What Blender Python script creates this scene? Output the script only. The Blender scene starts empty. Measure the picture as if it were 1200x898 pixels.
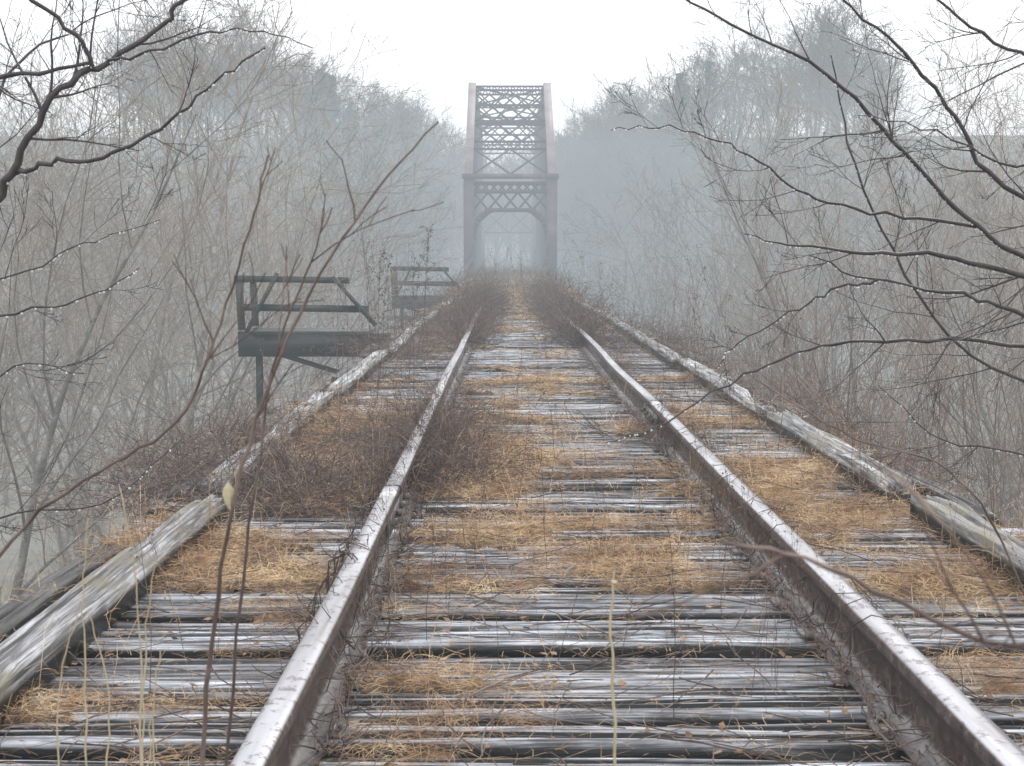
import bpy, math, random, bmesh
import numpy as np
from mathutils import Vector, Matrix
random.seed(7); rng=np.random.default_rng(7)
R=random.random
def U(a,b): return a+(b-a)*R()
scene=bpy.context.scene
coll=scene.collection
XC=0.27   # track centre

# ---------------------------------------------------------------- noise
_tab=rng.random((256,256))
def vnoise(x,y):
    x=np.asarray(x,float); y=np.asarray(y,float)
    xi=np.floor(x).astype(int); yi=np.floor(y).astype(int)
    fx=x-xi; fy=y-yi; fx=fx*fx*(3-2*fx); fy=fy*fy*(3-2*fy)
    a=_tab[xi&255,yi&255]; b=_tab[(xi+1)&255,yi&255]; c=_tab[xi&255,(yi+1)&255]; d=_tab[(xi+1)&255,(yi+1)&255]
    return (a*(1-fx)+b*fx)*(1-fy)+(c*(1-fx)+d*fx)*fy
def fbm(x,y,o=3):
    s=0;w=0.5;t=0
    for i in range(o):
        s=s+w*vnoise(x*2**i+17*i,y*2**i+31*i); t+=w; w*=.5
    return s/t
def sst(a,b,x):
    t=np.clip((np.asarray(x,float)-a)/(b-a),0,1); return t*t*(3-2*t)

# ---------------------------------------------------------------- materials
def new_mat(name):
    m=bpy.data.materials.new(name); m.use_nodes=True
    nt=m.node_tree; b=nt.nodes['Principled BSDF']; return m,nt,b
def ramp(nt,fac,stops):
    r=nt.nodes.new('ShaderNodeValToRGB'); el=r.color_ramp.elements
    while len(el)<len(stops): el.new(0.5)
    for e,(p,c) in zip(el,stops): e.position=p; e.color=(*c,1)
    nt.links.new(fac,r.inputs['Fac']); return r.outputs['Color']
def coords(nt,scale,kind='Object'):
    tc=nt.nodes.new('ShaderNodeTexCoord'); mp=nt.nodes.new('ShaderNodeMapping')
    mp.inputs['Scale'].default_value=scale; nt.links.new(tc.outputs[kind],mp.inputs['Vector']); return mp.outputs['Vector']
def noise(nt,vec,scale,detail=4,rough=.6):
    n=nt.nodes.new('ShaderNodeTexNoise'); n.inputs['Scale'].default_value=scale
    n.inputs['Detail'].default_value=detail; n.inputs['Roughness'].default_value=rough
    nt.links.new(vec,n.inputs['Vector']); return n.outputs['Fac']
def bump(nt,b,h,strength=.5,dist=.01):
    n=nt.nodes.new('ShaderNodeBump'); n.inputs['Strength'].default_value=strength; n.inputs['Distance'].default_value=dist
    nt.links.new(h,n.inputs['Height']); nt.links.new(n.outputs['Normal'],b.inputs['Normal'])
def mixc(nt,f,a,b,mode='MIX'):
    m=nt.nodes.new('ShaderNodeMix'); m.data_type='RGBA'; m.blend_type=mode
    for s,v in ((m.inputs['Factor'],f),(m.inputs['A'],a),(m.inputs['B'],b)):
        if hasattr(v,'is_linked') or hasattr(v,'links'): nt.links.new(v,s)
        elif isinstance(v,(int,float)): s.default_value=v
        else: s.default_value=(*v,1)
    return m.outputs['Result']
def zfac(nt,lo,hi):
    tc=nt.nodes.new('ShaderNodeTexCoord'); sp=nt.nodes.new('ShaderNodeSeparateXYZ'); nt.links.new(tc.outputs['Object'],sp.inputs[0])
    mr=nt.nodes.new('ShaderNodeMapRange'); mr.inputs['From Min'].default_value=lo; mr.inputs['From Max'].default_value=hi; nt.links.new(sp.outputs['Z'],mr.inputs['Value']); return mr.outputs[0]
def simple(name,stops,scale=8,rough=.7,vscale=(1,1,1),bs=.3,bd=.01,perobj=False,spec=.5,patch=None):
    m,nt,b=new_mat(name); v=coords(nt,vscale); n=noise(nt,v,scale)
    c=ramp(nt,n,stops)
    if perobj:
        oi=nt.nodes.new('ShaderNodeObjectInfo')
        g=ramp(nt,oi.outputs['Random'],[(0,(.6,.6,.6)),(1,(1.25,1.2,1.15))])
        c=mixc(nt,1.0,c,g,'MULTIPLY')
    if patch:
        g=ramp(nt,noise(nt,coords(nt,(1,1,1)),patch,4),[(.34,(.46,.38,.34)),(.5,(.88,.86,.84)),(.66,(1.15,1.2,1.22))])
        c=mixc(nt,1.0,c,g,'MULTIPLY')
    nt.links.new(c,b.inputs['Base Color']); b.inputs['Roughness'].default_value=rough
    b.inputs['Specular IOR Level'].default_value=spec
    if bs: bump(nt,b,n,bs,bd)
    return m

def timber(name,dark,mid,light,moss=None,rough=.34,axis='x',zc=None,split_shade=False):
    m,nt,b=new_mat(name)
    sc=(1.3,130,40) if axis=='x' else (95,1.6,40)
    v=coords(nt,sc); n=noise(nt,v,1.0,5,.7)
    v2=coords(nt,(2.2,14,2.2) if axis=='x' else (9,2.2,2.2)); n2=noise(nt,v2,1.5,4)
    c=ramp(nt,n,[(.40,dark),(.48,mid),(.58,light)])
    c2=ramp(nt,n2,[(.38,(.32,.31,.31)),(.58,(1.05,1.07,1.10))])
    c=mixc(nt,1.0,c,c2,'MULTIPLY')
    oi=nt.nodes.new('ShaderNodeObjectInfo')
    g=ramp(nt,oi.outputs['Random'],[(0,(.48,.47,.47)),(.6,(1,1,1)),(1,(1.25,1.28,1.31))])
    c=mixc(nt,1.0,c,g,'MULTIPLY')
    if moss:
        n3=noise(nt,coords(nt,(1,1,1)),3.5,5)
        f=ramp(nt,n3,[(.50,(0,0,0)),(.64,(.85,.85,.85))])
        c=mixc(nt,f,c,moss)
    if zc is not None:   # painted shade: darkens cracks and lower sides by height
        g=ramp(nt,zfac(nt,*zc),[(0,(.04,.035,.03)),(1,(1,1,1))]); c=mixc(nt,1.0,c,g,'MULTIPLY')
    if split_shade:            # shade baked into the colour of splits, edges and sides
        at=nt.nodes.new('ShaderNodeAttribute'); at.attribute_name='split_shade'
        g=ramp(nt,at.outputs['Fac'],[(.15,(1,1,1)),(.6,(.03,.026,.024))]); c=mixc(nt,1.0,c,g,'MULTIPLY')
    nt.links.new(c,b.inputs['Base Color'])
    rr=ramp(nt,n2,[(.3,(rough-.1,)*3),(.7,(rough+.25,)*3)]); nt.links.new(rr,b.inputs['Roughness'])
    bump(nt,b,n,.7,.006)
    return m
M_tie=timber('weathered_tie_wood',(.035,.033,.033),(.28,.28,.29),(.82,.84,.89),zc=(-.034,-.018),split_shade=True)
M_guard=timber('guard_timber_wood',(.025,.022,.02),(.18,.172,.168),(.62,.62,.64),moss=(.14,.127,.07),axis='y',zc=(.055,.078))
M_plat=timber('mossy_platform_wood',(.012,.012,.010),(.036,.037,.028),(.08,.085,.056),moss=(.04,.05,.024))
M_darkwood=timber('wet_dark_wood',(.008,.007,.007),(.015,.013,.013),(.04,.04,.04))

m,nt,b=new_mat('worn_wet_rail_steel'); M_rail=m
geo=nt.nodes.new('ShaderNodeNewGeometry'); sp=nt.nodes.new('ShaderNodeSeparateXYZ'); nt.links.new(geo.outputs['Normal'],sp.inputs[0])
f0=ramp(nt,sp.outputs['Z'],[(.55,(0,0,0)),(.85,(1,1,1))])
f=mixc(nt,1.0,f0,ramp(nt,zfac(nt,.13,.16),[(0,(.15,.15,.15)),(1,(1,1,1))]),'MULTIPLY')
n=noise(nt,coords(nt,(9,.7,9)),2,4,.55); n2=noise(nt,coords(nt,(1,1,1)),26,5,.7)
side=ramp(nt,n2,[(.3,(.025,.018,.016)),(.55,(.085,.062,.056)),(.7,(.19,.155,.145))])
top=ramp(nt,n,[(.30,(.28,.27,.28)),(.5,(.46,.455,.48)),(.7,(.60,.60,.63))])
top=mixc(nt,ramp(nt,n2,[(.38,(.75,.75,.75)),(.45,(0,0,0))]),top,(.12,.08,.07))
nt.links.new(mixc(nt,f,side,top),b.inputs['Base Color'])
b.inputs['Roughness'].default_value=.25
mm=nt.nodes.new('ShaderNodeMath'); mm.operation='MULTIPLY'; mm.inputs[1].default_value=.5; nt.links.new(f,mm.inputs[0]); nt.links.new(mm.outputs[0],b.inputs['Metallic'])
bump(nt,b,n2,.4,.002)

M_rust=simple('weathered_plate_steel',[(.3,(.04,.028,.024)),(.5,(.13,.11,.10)),(.65,(.38,.37,.38))],30,.4)
M_truss=simple('dark_oxide_steel',[(.35,(.02,.012,.016)),(.65,(.045,.026,.032))],1.5,.6,bs=0)
M_trusspink=simple('faded_red_lead_steel',[(.3,(.22,.15,.165)),(.7,(.37,.29,.30))],.8,.55,bs=0)
M_trussmaroon=simple('maroon_painted_steel',[(.3,(.05,.025,.032)),(.55,(.10,.052,.062)),(.7,(.20,.14,.145))],.9,.55,bs=0)
M_girder=simple('rusted_girder_steel',[(.3,(.03,.02,.018)),(.7,(.08,.045,.035))],2,.7,bs=0)
M_stone=simple('pier_stone',[(.3,(.16,.15,.14)),(.7,(.34,.32,.29))],2,.85)
M_barkdark=simple('wet_dark_bark',[(.3,(.022,.016,.016)),(.7,(.075,.055,.055))],30,.45)
M_barkgrey=simple('grey_lichen_bark',[(.3,(.18,.16,.14)),(.5,(.28,.25,.225)),(.7,(.58,.57,.53))],3.5,.8,perobj=True,bs=0)
M_twig=simple('grey_brown_twig',[(.3,(.26,.205,.165)),(.7,(.46,.38,.32))],2,.8,perobj=True,bs=0)
M_sap=simple('sapling_bark',[(.3,(.14,.095,.075)),(.7,(.38,.295,.25))],4,.6,perobj=True,bs=0)
M_far=simple('far_wood_bark',[(.3,(.13,.105,.09)),(.7,(.24,.20,.175))],.2,.9,bs=0)
M_pine=simple('pine_needles',[(.3,(.03,.055,.05)),(.7,(.065,.105,.085))],2,.8,bs=0)
M_bramble=simple('bramble_cane',[(.3,(.05,.033,.03)),(.5,(.13,.087,.072)),(.72,(.32,.245,.215))],9,.6,perobj=True,bs=0)
M_deadleaf=simple('dead_leaf',[(.3,(.10,.055,.03)),(.5,(.20,.11,.06)),(.72,(.38,.25,.15))],30,.7,bs=0)
M_grass=simple('dead_grass_blade',[(.25,(.18,.11,.06)),(.42,(.44,.27,.14)),(.58,(.66,.46,.26)),(.75,(.92,.78,.56))],7,.7,bs=0,patch=1.7)
M_litter=simple('decayed_grass_mat',[(.28,(.04,.03,.022)),(.45,(.12,.08,.048)),(.6,(.27,.175,.10)),(.75,(.44,.32,.20))],14,.85,bs=.9,bd=.03,patch=1.7)
M_straw=simple('pale_straw',[(.3,(.42,.33,.2)),(.7,(.66,.56,.38))],10,.6,bs=0)
M_ground=simple('woodland_floor',[(.3,(.12,.115,.09)),(.55,(.21,.195,.16)),(.75,(.29,.27,.22))],.35,.95,bs=.5,bd=.3)
m,nt,b=new_mat('raindrop_glint'); M_drop=m
b.inputs['Base Color'].default_value=(.97,.98,1,1); b.inputs['Roughness'].default_value=.05; b.inputs['Transmission Weight'].default_value=.15; b.inputs['IOR'].default_value=1.33  # mostly opaque white base paints the bright glint of the drops
m,nt,b=new_mat('river_water'); M_water=m
b.inputs['Base Color'].default_value=(.06,.075,.07,1); b.inputs['Roughness'].default_value=.08; bump(nt,b,noise(nt,coords(nt,(1,1,1)),1.2),.2,.05)

# ---------------------------------------------------------------- mesh helpers
class MB:
    def __init__(s): s.g={}; s.q=[]; s.qm=[]
    def tube(s,pts,rad,sides=3,mat=0):
        s.g.setdefault((len(pts),sides,mat),[]).append((pts,rad))
    def quad(s,a,b,c,d,mat=0): s.q.append((a,b,c,d)); s.qm.append(mat)
    def arrays(s):
        V=[];F=[];Mi=[];off=0
        for (n,sd,mat),L in s.g.items():
            P=np.array([l[0] for l in L],float).reshape(len(L),n,3); Rr=np.array([l[1] for l in L],float).reshape(len(L),n)
            T=np.gradient(P,axis=1); T/=np.linalg.norm(T,axis=2,keepdims=True)+1e-9
            ref=np.array([.93,.31,.2]); u=np.cross(T,ref); u/=np.linalg.norm(u,axis=2,keepdims=True)+1e-9
            v=np.cross(T,u)
            a=np.arange(sd)/sd*2*np.pi
            ring=P[:,:,None,:]+Rr[:,:,None,None]*(np.cos(a)[None,None,:,None]*u[:,:,None,:]+np.sin(a)[None,None,:,None]*v[:,:,None,:])
            M=len(L)
            idx=off+np.arange(M*n*sd).reshape(M,n,sd)
            nx=np.roll(idx,-1,axis=2)
            f=np.stack([idx[:,:-1],nx[:,:-1],nx[:,1:],idx[:,1:]],axis=-1).reshape(-1,4)
            V.append(ring.reshape(-1,3));F.append(f);Mi.append(np.full(len(f),mat)); off+=M*n*sd
        if s.q:
            q=np.array(s.q,float).reshape(-1,3); V.append(q); F.append(off+np.arange(len(q)).reshape(-1,4)); Mi.append(np.array(s.qm))
        return np.concatenate(V),np.concatenate(F),np.concatenate(Mi)
    def mesh(s,name,mats,smooth=True):
        V,F,Mi=s.arrays(); return mk(name,V,F,mats,Mi,smooth)
def mk(name,V,F,mats,Mi=None,smooth=False):
    V=np.asarray(V,np.float32);F=np.asarray(F,np.int32)
    me=bpy.data.meshes.new(name); me.vertices.add(len(V)); me.vertices.foreach_set('co',V.ravel())
    me.loops.add(F.size); me.loops.foreach_set('vertex_index',F.ravel())
    me.polygons.add(len(F)); me.polygons.foreach_set('loop_start',np.arange(len(F),dtype=np.int32)*F.shape[1])
    if Mi is not None: me.polygons.foreach_set('material_index',np.asarray(Mi,np.int32))
    if smooth: me.polygons.foreach_set('use_smooth',np.ones(len(F),bool))
    for x in (mats if isinstance(mats,(list,tuple)) else [mats]): me.materials.append(x)
    me.update(calc_edges=True); me.validate(); return me
def fixn(me):
    bm=bmesh.new(); bm.from_mesh(me); bmesh.ops.recalc_face_normals(bm,faces=bm.faces); bm.to_mesh(me); bm.free(); return me
def ob(name,me,loc=(0,0,0),rot=(0,0,0),sc=(1,1,1),parent=None):
    o=bpy.data.objects.new(name,me); coll.objects.link(o); o.location=loc; o.rotation_euler=rot
    o.scale=sc if hasattr(sc,'__len__') else (sc,)*3
    if parent: o.parent=parent
    return o
def tag(o,label,cat,group=None,kind=None):
    o['label']=label; o['category']=cat
    if group: o['group']=group
    if kind: o['kind']=kind
    return o
def struct(o): o['kind']='structure'; return o
class BX:  # collection of boxes/beams into one part mesh
    def __init__(s): s.V=[];s.F=[];s.n=0
    def beam(s,p0,p1,w,h,up=(0,0,1)):
        p0=Vector(p0);p1=Vector(p1);t=(p1-p0).normalized();up=Vector(up)
        sd=t.cross(up)
        if sd.length<1e-3: sd=t.cross(Vector((0,1,0)))
        sd.normalize(); u=sd.cross(t).normalized()
        for p in (p0,p1):
            for a,b in ((-1,-1),(1,-1),(1,1),(-1,1)): s.V.append(tuple(p+sd*a*w/2+u*b*h/2))
        n=s.n; s.F+=[(n,n+1,n+2,n+3)[::-1],(n+4,n+5,n+6,n+7)]+[(n+i,n+(i+1)%4,n+4+(i+1)%4,n+4+i) for i in range(4)]
        s.n+=8
    def mesh(s,name,mat): return fixn(mk(name,s.V,s.F,mat))

# ---------------------------------------------------------------- terrain
def height(x,y):
    x=np.asarray(x,float);y=np.asarray(y,float)
    z=-8+5.5*np.exp(-((x-1.5)/5)**2)*(1-sst(18,60,y))
    z=z+np.minimum(.16*np.maximum(0,np.abs(x)-16),9)
    z=z-4*np.exp(-((y-113)/15)**2)
    far=-.3+np.minimum(.75*np.maximum(0,np.abs(x)-5),16)+sst(180,280,y)*9
    t=sst(134,172,y); z=z*(1-t)+far*t
    return z+(fbm(x*.12+40,y*.12+40)-.5)*1.6*np.clip(np.abs(x-XC)/6,0,1)
gx=np.concatenate([np.linspace(-420,-60,25),np.linspace(-56,56,113),np.linspace(60,420,25)])
gy=np.concatenate([np.linspace(-120,0,20),np.linspace(2,200,120),np.linspace(206,700,40)])
X,Y=np.meshgrid(gx,gy,indexing='ij'); Z=height(X,Y)
nx,ny=X.shape; idx=np.arange(nx*ny).reshape(nx,ny)
F=np.stack([idx[:-1,:-1],idx[1:,:-1],idx[1:,1:],idx[:-1,1:]],-1).reshape(-1,4)
struct(ob('ground',mk('ground',np.stack([X,Y,Z],-1).reshape(-1,3),F,M_ground,smooth=True)))
struct(ob('river',mk('river',[(-60,92,-10.2),(60,92,-10.2),(60,134,-10.2),(-60,134,-10.2)],[(0,1,2,3)],M_water)))

# ---------------------------------------------------------------- railway ties
tie_meshes=[]
for k in range(14):
    r=np.random.default_rng(100+k)
    ns=70; xs=np.linspace(-1.9,1.9,ns); w=.166; nt_=45
    ys=np.linspace(-w/2,w/2,nt_)
    crack=np.zeros((ns,nt_)); jj=np.arange(nt_)[None,:]
    for yc in ((12,22,33),(15,30),(11,24,34),(22,33))[k%4]:   # through splits: the tie has opened into strips
        cen=yc+r.uniform(-2,2)+r.uniform(-2.5,2.5)*(xs/1.86)+.9*np.sin(xs*2.3+yc)
        wd=r.uniform(1.4,2.4)*(1+1.0*(vnoise(xs*2.5+yc,xs*0+k)-.5))
        crack+=-.05*np.exp(-((jj-cen[:,None])/wd[:,None])**4)
    for c in range(r.integers(5,9)):
        yc=r.uniform(1,nt_-2); a=r.uniform(-1.9,.8); bb=a+r.uniform(.6,2.4); drift=r.uniform(-2,2)
        cen=yc+drift*(xs/1.86)+ .6*np.sin(xs*3+c)
        dep=r.uniform(.02,.04)*sst(a,a+.3,xs)*(1-sst(bb-.3,bb,xs))
        crack+= -dep[:,None]*np.exp(-((jj-cen[:,None])/r.uniform(.6,1.1))**2)
    top=crack+ (fbm(xs[:,None]*1.5+k*9,jj*.25,3)-.5)*.022
    edge=np.minimum(np.arange(nt_),np.arange(nt_)[::-1]); top-= .03*np.exp(-edge/1.5)[None,:]
    chk=np.clip(-crack/.022,0,1); chk[:,1:]=np.maximum(chk[:,1:],chk[:,:-1]*.8); chk=np.maximum(chk,np.exp(-edge/1.2)[None,:])  # painted-shade mask: splits, the vertex beside them, both edges
    Vv=np.zeros((ns,nt_+4,3))
    Vv[:,:nt_,0]=xs[:,None]; Vv[:,:nt_,1]=ys[None,:]+(vnoise(xs*2+k,xs*0+k*3)[:,None]-.5)*.02; Vv[:,:nt_,2]=top
    for j,(yy,zz) in enumerate(((w/2+.004,-.08),(w/2,-.25),(-w/2,-.25),(-w/2-.004,-.08))):
        Vv[:,nt_+j,0]=xs; Vv[:,nt_+j,1]=yy; Vv[:,nt_+j,2]=zz
    m_=nt_+4; ii=np.arange(ns*m_).reshape(ns,m_); nn=np.roll(ii,-1,axis=1)
    F=np.stack([ii[:-1],ii[1:],nn[1:],nn[:-1]],-1).reshape(-1,4)
    V=Vv.reshape(-1,3); CK=np.ones((ns,m_)); CK[:,:nt_]=chk; CK=CK.ravel()
    F=list(map(tuple,F)); capF=[]
    for e,base in ((0,0),(1,(ns-1)*m_)):
        for j in range(nt_-1):
            n0=len(V); x_=xs[0] if e==0 else xs[-1]
            V=np.concatenate([V,[(x_,ys[j],-.25),(x_,ys[j+1],-.25)]])
            q=(base+j,base+j+1,n0+1,n0); capF.append(q if e==0 else q[::-1])
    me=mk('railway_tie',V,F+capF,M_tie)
    at=me.attributes.new('split_shade','FLOAT','POINT'); cc=np.ones(len(me.vertices),np.float32)*.3; cc[:len(CK)]=CK; at.data.foreach_set('value',cc)
    tie_meshes.append(me)
bx=BX(); bx.beam((0,-.06,.004),(0,.06,.004),.23,.010)
for sx,sy in ((-.085,.04),(.085,-.04)):
    bx.beam((sx,sy,.008),(sx,sy,.024),.016,.016); bx.beam((sx,sy,.026),(sx-.012*(1 if sx>0 else -1),sy,.026),.026,.012)
plate_me=bx.mesh('tie_plate',M_rust)
yy=.4; ti=0
while yy<88 and ti<297:
    o=ob('railway_tie',random.choice(tie_meshes),(XC+U(-.07,.07),yy+U(-.015,.015),U(-.02,.004)),(U(-.05,.05),0,U(-.016,.016)+(math.pi if R()<.5 else 0)))
    if yy>25: o.scale=(1,1.4,1)
    tag(o,'cracked grey wooden railway tie, wet and weathered','railway tie','ties along the bridge deck')
    if yy<18 and ti%2==0:
        for s in (-1,1):
            p=ob('tie_plate',plate_me,parent=o); p.matrix_parent_inverse=Matrix()
            flip=abs(o.rotation_euler.z)>1
            p.location=((s*.75-(o.location.x-XC))*(-1 if flip else 1),0,.006)
    yy+=(.205 if yy<25 else .36)*U(.93,1.07); ti+=1
# ---------------------------------------------------------------- rails
prof=[(-.07,0),(-.07,.010),(-.022,.024),(-.009,.036),(-.009,.128),(-.034,.138),(-.037,.146),(-.037,.170),(-.030,.179),(-.012,.182),
      (.012,.182),(.030,.179),(.037,.170),(.037,.146),(.034,.138),(.009,.128),(.009,.036),(.022,.024),(.07,.010),(.07,0)]
def rail_mesh(L,seed):
    n=40; P=np.array(prof); ys=np.linspace(0,L,n)
    wob=(vnoise(ys*.35+seed*7,ys*0+seed)-.5)*.026; wob-=np.linspace(wob[0],wob[-1],n)
    wz=(vnoise(ys*.3+seed*3,ys*0+seed+9)-.5)*.016; wz-=np.linspace(wz[0],wz[-1],n)
    V=np.zeros((n,len(P),3)); V[:,:,0]=P[None,:,0]+wob[:,None]; V[:,:,1]=ys[:,None]; V[:,:,2]=P[None,:,1]+wz[:,None]
    m_=len(P); ii=np.arange(n*m_).reshape(n,m_); nn=np.roll(ii,-1,axis=1)
    F=[tuple(q) for q in np.stack([ii[:-1],nn[:-1],nn[1:],ii[1:]],-1).reshape(-1,4)]
    for base in (0,(n-1)*m_):
        for j in range(9): 
            q=(base+j,base+j+1,base+m_-2-j,base+m_-1-j); F.append(q if base==0 else q[::-1])
    return mk('rail',V.reshape(-1,3),F,M_rail)
bx=BX()
for s in (-1,1): bx.beam((s*.018,-.4,.082),(s*.018,.4,.082),.016,.085)
for s in (-1,1):
    for q in (-.3,-.1,.1,.3): bx.beam((s*.026,q,.082),(s*.05,q,.082),.026,.026)
joint_me=bx.mesh('joint_bar',M_rust)
for s,starts in ((-1,[-4.7,5.8,16.3,26.8,37.3,47.8,58.3,68.8]),(1,[-1.2,9.3,19.8,30.3,40.8,51.3,61.8,72.3])):
    for k,y0 in enumerate(starts):
        dx=-.06 if (s<0 and k==0) else 0
        o=ob('rail',rail_mesh(10.485,k+s*20+50),(XC+s*.75+dx,y0,.006),(0,0,-math.radians(.31) if (s<0 and k==0) else 0))
        tag(o,'worn steel rail, wet shiny head with rusty sides','rail','rails of the abandoned track')
        ob('joint_bar',joint_me,(0,10.49,0),parent=o)
# ---------------------------------------------------------------- guard timbers
def timber_mesh(L,w,h,seed,name='guard_timber'):
    r=np.random.default_rng(seed); n=int(L/.08); ys=np.linspace(0,L,n); nt_=17; xs=np.linspace(-w/2,w/2,nt_)
    top=h+(fbm(np.arange(nt_)[None,:]*.5+seed,ys[:,None]*1.8,4)-.5)*.022
    for c in range(7):
        a=r.uniform(-1,L*.7); bb=a+r.uniform(1,3)
        cen=r.uniform(1,nt_-2)+np.sin(ys*1.2+c)*.6; top-=(sst(a,a+.3,ys)*(1-sst(bb-.3,bb,ys)))[:,None]*r.uniform(.02,.045)*np.exp(-((np.arange(nt_)[None,:]-cen[:,None])/.7)**2)
    rot_=np.clip(fbm(ys*1.1+seed*5,ys*0+seed,2)-.62,0,1)*h*2.4; top-=rot_[:,None]*np.linspace(.3,1.3,nt_)[None,:]
    endd=np.minimum(ys,L-ys); top-=(.06*np.exp(-endd/.1)[:,None])*r.random((1,nt_))
    top=np.maximum(top,.01)
    V=np.zeros((n,nt_+2,3)); V[:,:nt_,0]=xs; V[:,:nt_,1]=ys[:,None]; V[:,:nt_,2]=top
    V[:,nt_,0]=w/2;V[:,nt_+1,0]=-w/2; V[:,nt_:,1]=ys[:,None]
    m_=nt_+2; ii=np.arange(n*m_).reshape(n,m_); nn=np.roll(ii,-1,axis=1)
    F=[tuple(q) for q in np.stack([ii[:-1],nn[:-1],nn[1:],ii[1:]],-1).reshape(-1,4)]
    V=V.reshape(-1,3)
    for base in (0,(n-1)*m_):
        for j in range(nt_-1):
            n0=len(V); V=np.concatenate([V,[(xs[j],V[base][1],0),(xs[j+1],V[base][1],0)]]); F.append((base+j,n0,n0+1,base+j+1))
    return mk(name,V,F,M_guard)
for s in (-1,1):
    y0=-1.2 if s<0 else -2.5; k=0
    while y0<84:
        L=U(3.0,4.8)
        o=ob('guard_timber',timber_mesh(L,.125,.115,k*3+s+10),(XC+s*(1.62 if s<0 else 1.57)+U(-.04,.04),y0,.0),(0,U(-.03,.03),U(-.012,.012)))
        tag(o,'mossy weathered guard timber lying along the tie ends','guard timber','guard timbers along the deck edges')
        y0+=L+U(.02,.35); k+=1
    y0=2.3;k=0
    while y0<30:
        L=U(1.0,2.4) if y0>3 else 3.0
        if R()<.6 or k==0:
            o=ob('edge_plank',timber_mesh(L,.10,.05,k*5+s+77,'edge_plank'),(XC+s*1.86+U(-.04,.04),y0,.008),(0,0,U(-.04,.04)))
            tag(o,'broken grey plank on the outer deck edge','plank','planks along the outer deck edges')
        y0+=L+U(.3,1.6);k+=1
# ---------------------------------------------------------------- girders and bents below
for s in (-1,1):
    bx=BX(); x=XC+s*.95
    bx.beam((x,-4,-.28),(x,87,-.28),.35,.04); bx.beam((x,-4,-.85),(x,87,-.85),.03,1.09); bx.beam((x,-4,-1.42),(x,87,-1.42),.35,.04)
    tag(ob('bridge_girder',bx.mesh('bridge_girder',M_girder)),'long rusted steel girder under the track ties','girder','girders under the deck')
for y in (2,20,38,56,74):
    bx=BX()
    for s in (-1,1): bx.beam((XC+s*.95,y,-1.45),(XC+s*2.1,y,-9),.4,.4)
    bx.beam((XC-1.4,y,-1.75),(XC+1.4,y,-1.75),.3,.3); bx.beam((XC-1.4,y,-4.5),(XC+1.4,y,-4.5),.2,.2)
    bx.beam((XC-1.2,y+.03,-2),(XC+1.7,y+.03,-6),.15,.15); bx.beam((XC+1.2,y-.13,-2),(XC-1.7,y-.13,-6),.15,.15)
    tag(ob('trestle_bent',bx.mesh('trestle_bent',M_girder)),'rusted steel trestle bent holding the girders','trestle','bents under the deck')
# ---------------------------------------------------------------- truss bridge
TB=bpy.data.objects.new('truss_bridge',None); coll.objects.link(TB); TB.location=(XC+.12,88,0)
tag(TB,'tall rusted steel through truss railway bridge with laced portal','bridge')
HW=2.66
def part(name,bx,mat): return ob(name,bx.mesh(name,mat),parent=TB)
ynod=[0,10.5,20,29.5,39,49.5]
ZP=6.15
def ztop(y): return ZP+(13.2-ZP)*min(1,y/10.5) if y<39 else 13.2-(13.2-ZP)*(y-39)/10.5
for s in (-1,1):
    bx=BX(); bx.beam((s*HW,0,-.6),(s*HW,0,ZP+.1),.66,.5); part('end_post',bx,M_trussmaroon)
    bx=BX(); bx.beam((s*HW,49.5,-.6),(s*HW,49.5,ZP+.1),.62,.5); part('end_post',bx,M_trussmaroon)
    bx=BX(); bx.beam((s*HW,0.1,ZP+.2),(s*HW,10.5,13.3),.52,.5); bx.beam((s*HW,10.5,13.28),(s*HW,39,13.28),.52,.5); bx.beam((s*HW,39,13.3),(s*HW,49.4,ZP+.2),.52,.5)
    part('top_chord',bx,M_trusspink)
    bx=BX(); bx.beam((s*HW,.3,-.5),(s*HW,49.2,-.5),.4,.5); part('bottom_chord',bx,M_truss)
    for y in ynod[1:-1]:
        bx=BX()
        for dy in (-.16,.16): bx.beam((s*HW,y+dy,-.25),(s*HW,y+dy,13.0),.3,.05,up=(0,1,0))
        z=0
        while z<12.5:
            bx.beam((s*HW,y-.15,z),(s*HW,y+.15,z+.4),.05,.03); bx.beam((s*HW,y+.15,z+.4),(s*HW,y-.15,z+.8),.05,.03); z+=.8
        part('vertical_post',bx,M_truss)
    bx=BX()
    for a,b_ in ((10.5,0),(10.5,20),(39,49.5),(39,29.5)):
        bx.beam((s*HW+.04,a,13),(s*HW+.04,b_,-.3),.08,.22)
    bx.beam((s*HW-.05,20,13),(s*HW-.05,29.5,-.3),.08,.2); bx.beam((s*HW+.08,29.5,13),(s*HW+.08,20,-.3),.08,.2)
    part('diagonal_brace',bx,M_truss)
def lattice(bx,pa,pb,pc,pd,n,t=.07):
    pa,pb,pc,pd=map(Vector,(pa,pb,pc,pd))
    for i in range(n):
        a0=pa.lerp(pb,i/n);a1=pa.lerp(pb,(i+1)/n);c0=pc.lerp(pd,i/n);c1=pc.lerp(pd,(i+1)/n)
        bx.beam(a0,c1,t,.03,up=(0,1,0)); bx.beam(a1,c0,t,.035,up=(0,1,0))
IW=HW-.28
bx=BX()
def sl(h): return (h-ZP)/(13.2-ZP)*10.5+.05
def strut(z0,z1,y0,y1,n,tw=.1):
    bx.beam((-IW,y0,z0),(IW,y0,z0),.12,tw); bx.beam((-IW,y1,z1),(IW,y1,z1),.12,tw); lattice(bx,(-IW,y0,z0),(IW,y0,z0),(-IW,y1,z1),(IW,y1,z1),n,.07)
strut(12.6,13.25,9.7,10.4,11,.13); strut(8.3,8.85,sl(8.3),sl(8.85),9,.15); strut(10.15,10.45,sl(10.15),sl(10.45),11,.12)
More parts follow.
